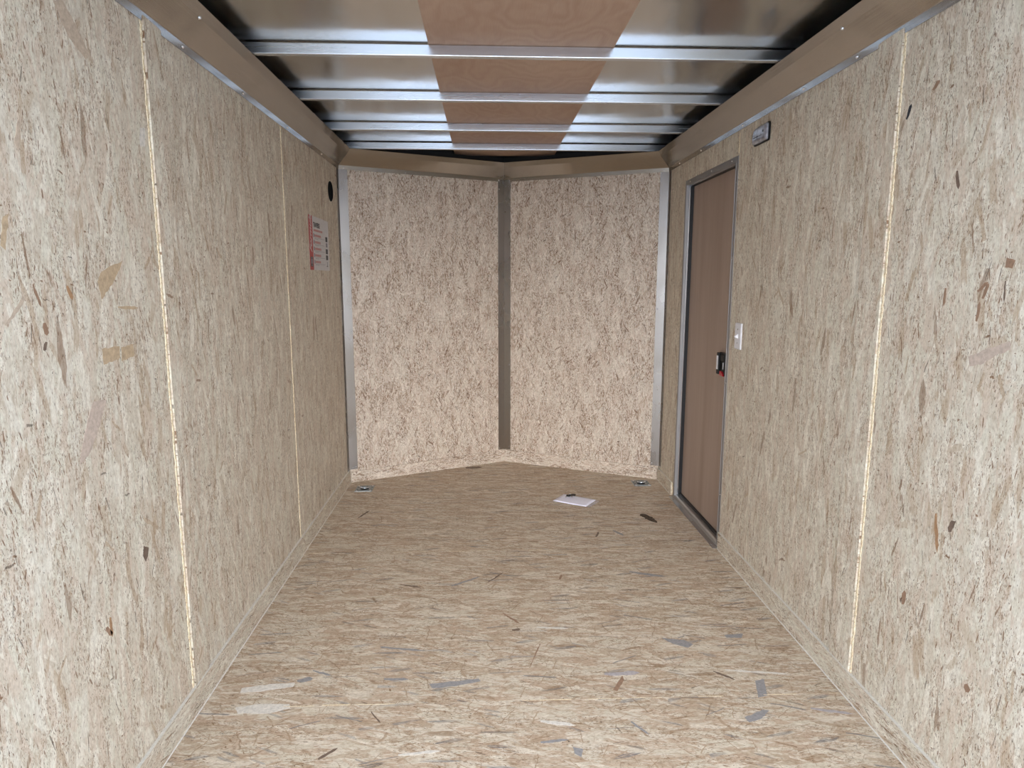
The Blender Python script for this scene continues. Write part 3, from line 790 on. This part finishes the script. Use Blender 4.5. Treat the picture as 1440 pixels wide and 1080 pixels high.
# ------------------------------------------------------------------ side door
DX = W2 + 0.040         # door leaf plane
door = structure(empty('door_1', (W2, 3.56, 0)), 'side door with a plywood inner face and aluminium frame', 'door')
def dl_(name, bm, mat, **k):
    bmesh.ops.translate(bm, verts=bm.verts, vec=(-W2, -3.56, 0))
    o = link(name, bm, mat, door, **k)
    return o
YN, YF, ZT = 3.150, 3.968, 1.920      # outer edge of the casing
def casing(bm, x0, x1, yn, yf, zt, wd, zb):
    box(bm, x0, x1, yn, yn + wd, zb, zt)
    box(bm, x0, x1, yf - wd, yf, zb, zt)
    box(bm, x0, x1, yn + wd, yf - wd, zt - wd, zt)
bm = bmesh.new()
casing(bm, W2 - 0.0022, W2 - 0.0003, YN, YF, ZT, 0.026, 0.004)
fr = dl_('casing', bm, M['door_dull'])
bm = bmesh.new()
casing(bm, W2 - 0.0035, W2 + 0.013, YN + 0.024, YF - 0.024, ZT - 0.024, 0.004, 0.018)
dl_('jamb', bm, M['door_dull'], bevel=0.0008)
bm = bmesh.new()
casing(bm, W2 + 0.013, W2 + 0.019, YN + 0.024, YF - 0.024, ZT - 0.024, 0.008, 0.018)
dl_('jamb_lip', bm, M['screw'])
bm = bmesh.new()
casing(bm, W2 + 0.0192, DX + 0.003, YN + 0.028, YF - 0.028, ZT - 0.028, 0.006, 0.026)
box(bm, W2 + 0.028, DX + 0.003, YN + 0.034, YF - 0.034, 0.018, 0.034)
dl_('gasket', bm, M['black'])
bm = bmesh.new()
box(bm, DX, DX + 0.012, YN + 0.026, YF - 0.026, 0.02, ZT - 0.026)
leaf = dl_('door_leaf', bm, M['door_ply'])
leaf['label'] = 'pinkish brown plywood door face'
bm = bmesh.new()
prism(bm, [(W2 - 0.030, 0.0004), (W2 - 0.030, 0.0024), (W2 - 0.004, 0.0030), (W2 - 0.001, 0.0185), (W2 + 0.008, 0.0235), (W2 + 0.028, 0.0235), (W2 + 0.028, 0.0004)], 'y', YN - 0.001, YF + 0.001)
th = dl_('threshold', bm, M['door_metal'])
sc = []
for y in (3.20, 3.52, 3.90): sc.append(((W2 - 0.020, y, 0.0026), (0, 0, 1)))
for y in (3.23, 3.52, 3.88): sc.append(((W2 - 0.0022, y, ZT - 0.013), (-1, 0, 0)))
for z in (0.28, 0.85, 1.45, 1.80): sc.append(((W2 - 0.0022, YN + 0.012, z), (-1, 0, 0)))
for z in (0.5, 1.2): sc.append(((W2 - 0.0022, YF - 0.012, z), (-1, 0, 0)))
for p, nn in sc: screw(door, p, nn, 0.0034)
# latch on the door leaf
lx = DX
bm = bmesh.new(); box(bm, lx - 0.016, lx - 0.0002, 3.236, 3.352, 0.868, 0.983)
la = dl_('latch', bm, M['black_plastic'], bevel=0.005)
la['label'] = 'black door latch with white strips and a red tab'
def lat(name, b, mat, bev=0.0):
    bm = bmesh.new(); box(bm, *b)
    bmesh.ops.translate(bm, verts=bm.verts, vec=(-W2, -3.56, 0))
    return link(name, bm, mat, la, bevel=bev)
lat('raised_rim', (lx - 0.027, lx - 0.015, 3.324, 3.352, 0.870, 0.981), M['black_plastic'], 0.004)
lat('raised_rim', (lx - 0.023, lx - 0.015, 3.236, 3.250, 0.870, 0.981), M['black_plastic'], 0.003)
lat('side_plate', (lx - 0.0285, lx - 0.0268, 3.328, 3.349, 0.895, 0.965), M['white_plastic'])
lat('white_strip', (lx - 0.0175, lx - 0.0158, 3.278, 3.286, 0.900, 0.934), M['white_plastic'])
lat('lever_paddle', (lx - 0.021, lx - 0.0155, 3.262, 3.318, 0.942, 0.972), M['black_plastic'], 0.003)
bm = bmesh.new()
prism(bm, [(3.255, 0.868), (3.308, 0.870), (3.304, 0.890), (3.285, 0.888), (3.262, 0.876)], 'x', lx - 0.0255, lx - 0.0155)
bmesh.ops.translate(bm, verts=bm.verts, vec=(-W2, -3.56, 0))
link('red_tab', bm, M['red'], la)

# ------------------------------------------------------------------ things on the walls
def on_wall(bm, s, y, z):
    """local x = away from wall into the room, local y along trailer, z up"""
    pass

# wall light, right wall
def rrect(cy, cz, w, h, r, n=6, big=None):
    pts = []
    for sy, sz, a0 in ((1, -1, -90), (1, 1, 0), (-1, 1, 90), (-1, -1, 180)):
        r_, r = r, (big if (big and sy > 0 and sz > 0) else r)
        for k in range(n + 1):
            a = math.radians(a0 + 90 * k / n)
            pts.append((cy + sy * (w / 2 - r) + r * math.cos(a), cz + sz * (h / 2 - r) + r * math.sin(a)))
        r = r_
    return pts
li = tag(empty('wall_light', (W2, 2.890, 1.922)), 'small smoky rounded courtesy light high on the right wall above the door corner', 'light')
bm = bmesh.new()
sweep(bm, [[(-t, p[0], p[1]) for p in rrect(0, 0.037, 0.158 - 2 * q, 0.076 - 2 * q, 0.012, big=0.036)] for t, q in ((0.0005, 0), (0.006, 0), (0.0075, 0.002))])
link('housing', bm, M['black_plastic'], li)
bm = bmesh.new()
rings = []
for t, q in ((0.0066, 0.0035), (0.013, 0.005), (0.0175, 0.010), (0.019, 0.018), (0.0193, 0.028)):
    rings.append([(-t, p[0] + 0.001, p[1]) for p in rrect(0, 0.037, 0.158 - 2 * q, 0.076 - 2 * q, max(0.003, 0.012 - q * 0.3), big=0.034 - q * 0.5)])
sweep(bm, rings)
link('lens', bm, M['lens'], li, smooth=True)
bm = bmesh.new(); cyl(bm, (-0.0186, -0.045, 0.042), (-1, 0, 0), 0.006, 0.0015, 14, 0.005)
link('switch_dot', bm, M['black_plastic'], li)

# light switch
sw = tag(empty('light_switch', (W2, 3.034, 1.028)), 'white toggle light switch plate on the right wall beside the door', 'light switch')
bm = bmesh.new()
rings = []
for t, q in ((0.0003, 0.0), (0.003, 0.0), (0.0062, 0.0035), (0.0066, 0.006)):
    rings.append([(-t, p[0], p[1]) for p in rrect(0, 0.062, 0.076 - 2 * q, 0.122 - 2 * q, 0.004)])
sweep(bm, rings)
pl = link('switch_plate', bm, M['white_plastic'], sw)
bm = bmesh.new()
prism(bm, [(-0.0055, 0.052), (-0.0055, 0.072), (-0.009, 0.071), (-0.021, 0.063), (-0.021, 0.057), (-0.009, 0.053)], 'y', -0.005, 0.005)
link('toggle', bm, M['white_plastic'], sw, bevel=0.001)
for z in (0.030, 0.094): screw(sw, (W2 - 0.0066, 3.034, 1.028 + z), (-1, 0, 0), 0.0028)

# round vent, left wall
ve = tag(empty('round_vent', (-W2, 4.098, 1.866)), 'round black perforated vent high on the left wall near the corner', 'vent')
bm = bmesh.new()
n = 40
rings = []
for t, r in ((0.0004, 0.058), (0.003, 0.058), (0.005, 0.055), (0.005, 0.051), (0.002, 0.049), (0.0018, 0.02), (0.0018, 0.001)):
    rings.append([(t, r * math.cos(2 * math.pi * k / n), r * math.sin(2 * math.pi * k / n)) for k in range(n)])
sweep(bm, rings)
link('rim', bm, M['vent_black'], ve)
bm = bmesh.new()
k = -4
for k in range(-7, 8):
    c = k * 0.0066
    h = math.sqrt(max(0, 0.049 ** 2 - c * c))
    box(bm, 0.0018, 0.0036, -h, h, c - 0.0011, c + 0.0011)
    box(bm, 0.0018, 0.0036, c - 0.0011, c + 0.0011, -h, h)
link('grille', bm, M['vent_black'], ve)

# instruction poster, left wall: 41 x 28 cm
PY0, PY1, PZ0, PZ1 = 3.560, 3.975, 1.399, 1.683
po = tag(empty('wall_poster', (-W2, PY0, PZ0)), 'white instruction poster with a red left border on the left wall', 'poster')
PW, PH = PY1 - PY0, PZ1 - PZ0
bm = bmesh.new()
# a sheet that curls off the wall a touch at the far top
N = 14
rings = []
for i in range(N + 1):
    a = i / N
    off = 0.0012 + 0.006 * max(0, a - 0.75) ** 2 * 16
    top = PH - 0.0045 * max(0, a - 0.7) / 0.3
    rings.append([(off, a * PW, 0), (off, a * PW, top), (off - 0.0005, a * PW, top), (off - 0.0005, a * PW, 0)])
sweep(bm, rings)
link('sheet', bm, M['label'], po)
T0 = 0.0013
def pr(bm, y0, y1, z0, z1, t=0.00025, base=None):
    b0 = T0 if base is None else base
    # follow the curl of the sheet
    cur = lambda y: 0.006 * max(0, y / PW - 0.75) ** 2 * 16
    vs = [bm.verts.new((b0 + cur(y) + tt, y, z)) for tt in (0, t) for y in (y0, y1) for z in (z0, z1)]
    for q in ((0, 1, 3, 2), (4, 6, 7, 5), (0, 4, 5, 1), (2, 3, 7, 6), (0, 2, 6, 4), (1, 5, 7, 3)):
        bm.faces.new([vs[i] for i in q])
    bmesh.ops.recalc_face_normals(bm, faces=bm.faces)
bm = bmesh.new(); pr(bm, 0.0, 0.078, 0.0, PH)
rb = link('red_border', bm, M['ink_red'], po)
rb['label'] = 'red left border with white script'
def text(body, size, mat, parent, y, z, rot=0.0, shear=0.0, sx=1.0, bold=0.0, t=T0 + 0.0004, name='lettering'):
    c = bpy.data.curves.new('txt', 'FONT'); c.body = body; c.size = size; c.shear = shear; c.extrude = 0.00012; c.offset = bold
    c.resolution_u = 3
    tmp = bpy.data.objects.new('txt', c); COL.objects.link(tmp)
    dg = bpy.context.evaluated_depsgraph_get()
    me = bpy.data.meshes.new_from_object(tmp.evaluated_get(dg))
    bpy.data.objects.remove(tmp)
    me.name = name
    me.materials.clear(); me.materials.append(mat)
    for v in me.vertices:
        p = Vector((v.co.x * sx, v.co.y))
        p.rotate(Matrix.Rotation(rot, 2))
        v.co = (t + v.co.z, y + p.x, z + p.y)
    o = bpy.data.objects.new(name, me); COL.objects.link(o); o.parent = parent
    return o
text('Formula', 0.060, M['label'], rb, 0.055, 0.088, math.pi / 2, 0.5, 0.98, 0.0006, T0 + 0.0004)
# dotted box at the foot of the border
bm = bmesh.new(); pr(bm, 0.016, 0.066, 0.018, 0.068, 0.0002, T0 + 0.0003)
link('dark_box', bm, M['ink_dark'], po)
bm = bmesh.new(); pr(bm, 0.022, 0.060, 0.032, 0.058, 0.0002, T0 + 0.0005); pr(bm, 0.024, 0.058, 0.061, 0.065, 0.0002, T0 + 0.0005); pr(bm, 0.026, 0.054, 0.022, 0.027, 0.0002, T0 + 0.0005)
link('small_print', bm, M['ink_grey'], po)
text('TRAVERSE', 0.036, M['ink_dark'], po, 0.098, 0.228, 0, 0, 0.85, 0.0012)
# red line under the heading, then five entries: grey icon, red heading, fine print
rr = random.Random(4)
def dashes(name, mat, a, b, z0, z1, qa, qb, gap, parent):
    bm = bmesh.new()
    y = a
    while y < b:
        q = rr.uniform(qa, qb)
        pr(bm, y, min(y + q, b), z0, z1)
        # the line the characters stand on keeps them one strip
        pr(bm, min(y + q, b) - 0.0004, min(y + q + gap + 0.0004, b), z0, z0 + 0.0012)
        y += q + gap
    bmesh.ops.remove_doubles(bm, verts=bm.verts, dist=0.0006)
    return link(name, bm, mat, parent)
dashes('subtitle_line', M['ink_red_text'], 0.104, 0.295, 0.206, 0.217, 0.006, 0.012, 0.003, po)
zs = [0.182, 0.147, 0.112, 0.077, 0.042]
for z, wdt in zip(zs, (0.26, 0.245, 0.255, 0.245, 0.235)):
    dashes('entry_heading', M['ink_red_text'], 0.118, wdt, z - 0.004, z + 0.008, 0.005, 0.011, 0.0025, po)
    bm = bmesh.new(); pr(bm, 0.094, 0.112, z - 0.008, z + 0.012)
    link('entry_icon', bm, M['ink_grey'], po)
    dashes('fine_print', M['ink_grey'], 0.118, 0.335, z - 0.0105, z - 0.0085, 0.004, 0.014, 0.003, po)
    dashes('fine_print', M['ink_grey'], 0.120, 0.20, z - 0.0165, z - 0.0145, 0.004, 0.014, 0.003, po)
for z0, z1 in ((0.162, 0.190), (0.094, 0.122), (0.060, 0.087)):
    bm = bmesh.new(); pr(bm, 0.356, 0.392, z0, z1)
    link('dark_block', bm, M['ink_dark'], po)
bm = bmesh.new(); pr(bm, 0.372, 0.378, 0.0255, 0.050); pr(bm, 0.362, 0.386, 0.022, 0.026)
link('small_mark', bm, M['ink_dark'], po)
bm = bmesh.new(); pr(bm, 0.360, 0.390, 0.132, 0.156)
link('grey_block', bm, M['ink_grey'], po)

# ------------------------------------------------------------------ recessed tie-down rings
def tie_down(x, y, lab):
    t = tag(empty('tie_down_ring', (x, y, 0)), lab, 'tie-down ring', 'floor tie-down rings')
    hw, hd = 0.056, 0.060
    # square plate with a round pan in the middle
    bm = bmesh.new()
    n = 32
    def sq(a):
        c, s_ = math.cos(a), math.sin(a)
        k = 1 / max(abs(c), abs(s_))
        return (c * k * hw, s_ * k * hd)
    angs = [2 * math.pi * i / n + math.pi / 4 for i in range(n)]
    def ring(fn, z): return [bm.verts.new((*fn(a), z)) for a in angs]
    lo = ring(sq, 0.0003)
    up = ring(lambda a: tuple(v * 0.985 for v in sq(a)), 0.0028)
    rim = ring(lambda a: (0.034 * math.cos(a), 0.036 * math.sin(a)), 0.0034)
    pan = ring(lambda a: (0.029 * math.cos(a), 0.031 * math.sin(a)), 0.0010)
    for A_, B_ in ((lo, up), (up, rim), (rim, pan)):
        for i in range(n): bm.faces.new((A_[i], A_[(i + 1) % n], B_[(i + 1) % n], B_[i]))
    bm.faces.new(pan)
    bmesh.ops.recalc_face_normals(bm, faces=bm.faces)
    link('plate', bm, M['tie'], t)
    bm = bmesh.new(); cyl(bm, (0, 0, 0.0011), (0, 0, 1), 0.027, 0.0004, 24)
    link('recess', bm, M['frame_dark'], t)
    # D ring lying in the pan, standing up a little, with its clamp bar
    bm = bmesh.new()
    pts = []
    for i in range(19):
        a = math.pi + math.pi * i / 18
        pts.append((0.024 * math.cos(a), -0.002 + 0.026 * math.sin(a), 0.010 + 0.004 * math.sin(a) * -1))
    pts.append((0.024, 0.012, 0.008)); pts.append((-0.024, 0.012, 0.008)); pts.append(pts[0])
    tube(bm, pts, 0.0046, 10)
    link('ring', bm, M['tie_ring'], t, smooth=True)
    bm = bmesh.new()
    sweep(bm, [[(xx, 0.012 + 0.011 * math.cos(a), 0.0036 + 0.0125 * max(0, math.sin(a))) for a in [math.pi * k / 10 for k in range(11)]] for xx in (-0.018, 0.018)])
    link('clamp', bm, M['tie'], t)
    for sx_ in (-1, 1):
        for sy_ in (-1, 1):
            o = screw(t, (x + sx_ * 0.043, y + sy_ * 0.047, 0.0028), (0, 0, 1), 0.0050)
    for sx_ in (-1, 1):
        for dy in (-0.020, 0.020):
            bm = bmesh.new(); cyl(bm, (sx_ * 0.044, dy, 0.0026), (0, 0, 1), 0.0055, 0.0006, 12)
            link('bolt_hole', bm, M['frame_dark'], t)
    return t
M['tie'] = metal('zinc_plate', (0.30, 0.33, 0.335), 0.4, streak=(60, 60, 60), amt=0.2)
M['tie_ring'] = metal('zinc_ring', (0.70, 0.78, 0.86), 0.18, streak=(60, 60, 60))
tie_down(-0.923, 4.195, 'zinc recessed tie-down ring on the floor in the left front corner')
tie_down(0.907, 4.248, 'zinc recessed tie-down ring on the floor in the right front corner')

# ------------------------------------------------------------------ envelope with keys
c4 = [Vector((0.281, 3.902, 0)), Vector((0.467, 3.792, 0)), Vector((0.547, 3.906, 0)), Vector((0.361, 4.020, 0))]
def quadsheet(name, cs, z0, z1, mat, parent, nx=10, wav=0.0004):
    bm = bmesh.new()
    g = {}
    r = random.Random(3)
    for k, zz in enumerate((z0, z1)):
        for i in range(nx + 1):
            for j in range(nx + 1):
                a, b = i / nx, j / nx
                p = cs[0] * (1 - a) * (1 - b) + cs[1] * a * (1 - b) + cs[2] * a * b + cs[3] * (1 - a) * b
                h = zz + (wav * (math.sin(a * 7 + b * 3) + math.sin(b * 9 - a * 4) + 2) if wav else 0)
                g[k, i, j] = bm.verts.new((p.x, p.y, h))
    for k in (0, 1):
        for i in range(nx):
            for j in range(nx):
                f = [g[k, i, j], g[k, i + 1, j], g[k, i + 1, j + 1], g[k, i, j + 1]]
                bm.faces.new(f if k else f[::-1])
    for i in range(nx):
        for e in ((lambda t: (t, 0)), (lambda t: (nx, t)), (lambda t: (nx - t, nx)), (lambda t: (0, nx - t))):
            a, b = e(i), e(i + 1)
            bm.faces.new((g[0, a[0], a[1]], g[0, b[0], b[1]], g[1, b[0], b[1]], g[1, a[0], a[1]]))
    return link(name, bm, mat, parent, smooth=True)
ctr = sum(c4, Vector()) / 4
env = tag(empty('document_bag', tuple(ctr)), 'clear plastic bag holding white papers, lying on the floor by the nose', 'bag')
loc = [c - ctr for c in c4]
paper = quadsheet('papers', loc, 0.0015, 0.0055, M['paper'], env)
u_ = (c4[1] - c4[0]).normalized(); v_ = (c4[3] - c4[0]).normalized()
big = [loc[0] - u_ * 0.004 - v_ * 0.003, loc[1] + u_ * 0.022 - v_ * 0.004, loc[2] + u_ * 0.026 + v_ * 0.003, loc[3] + v_ * 0.016 - u_ * 0.003]
quadsheet('plastic_sleeve', big, 0.0004, 0.0012, M['clear_bag'], env)
# keys lying on the papers
kc = Vector((0.396, 3.985, 0.0085))
key = tag(empty('key_bunch', tuple(kc)), 'small bunch of dark keys lying on top of the white papers', 'keys')
bm = bmesh.new()
pts = [(0.012 * math.cos(a), 0.010 * math.sin(a), 0.003 + 0.003 * math.sin(a)) for a in [2 * math.pi * i / 20 for i in range(21)]]
tube(bm, pts, 0.0012, 8)
link('key_ring', bm, M['screw'], key)
for i, ang in enumerate((0.25, -2.2, -1.5)):
    d_ = Vector((math.cos(ang), math.sin(ang), 0)); e_ = Vector((-d_.y, d_.x, 0))
    z = 0.0002 + 0.0034 * i
    def P2(a, b, zz): return tuple((d_ * a + e_ * b) * 1.25 + Vector((0, 0, zz)))
    bm = bmesh.new()
    head = [P2(0.018 + 0.012 * math.cos(t), 0.011 * math.sin(t), z) for t in [2 * math.pi * k / 16 for k in range(16)]]
    head2 = [(p[0], p[1], z + 0.0045) for p in head]
    sweep(bm, [head, head2])
    kh = link('key_head', bm, M['black_plastic'], key)
    bm = bmesh.new()
    bl = [(0.028, -0.0035), (0.034, -0.0035), (0.036, -0.0022), (0.039, -0.0035), (0.042, -0.0018), (0.045, -0.0032), (0.050, -0.001), (0.052, 0.001), (0.049, 0.0032), (0.028, 0.0032)]
    sweep(bm, [[P2(a, b, z + 0.001) for a, b in bl], [P2(a, b, z + 0.003) for a, b in bl]])
    link('key_blade', bm, M['screw'], kh)

# sliver of bark on the floor
bm = bmesh.new()
p0, p1 = Vector((0.768, 3.648, 0)), Vector((0.833, 3.520, 0))
d_ = (p1 - p0).normalized(); e_ = Vector((-d_.y, d_.x, 0)); L_ = (p1 - p0).length
rr = random.Random(8)
rings = []
for i in range(15):
    t = i / 14
    wv = 0.024 * math.sin(math.pi * min(1, t * 0.9 + 0.12)) ** 0.7 * rr.uniform(0.75, 1.15) + 0.001
    c = p0 + d_ * L_ * t + e_ * 0.006 * math.sin(t * 5)
    h = 0.0045 + 0.003 * math.sin(t * 9)
    rings.append([tuple(c - e_ * wv + Vector((0, 0, 0.0003))), tuple(c - e_ * wv * 0.5 + Vector((0, 0, h))), tuple(c + e_ * wv * 0.4 + Vector((0, 0, h * 1.2))), tuple(c + e_ * wv + Vector((0, 0, 0.0003)))])
sweep(bm, rings)
tag(link('bark_sliver', bm, M['bark']), 'dark brown sliver of bark lying on the floor near the side door', 'debris')
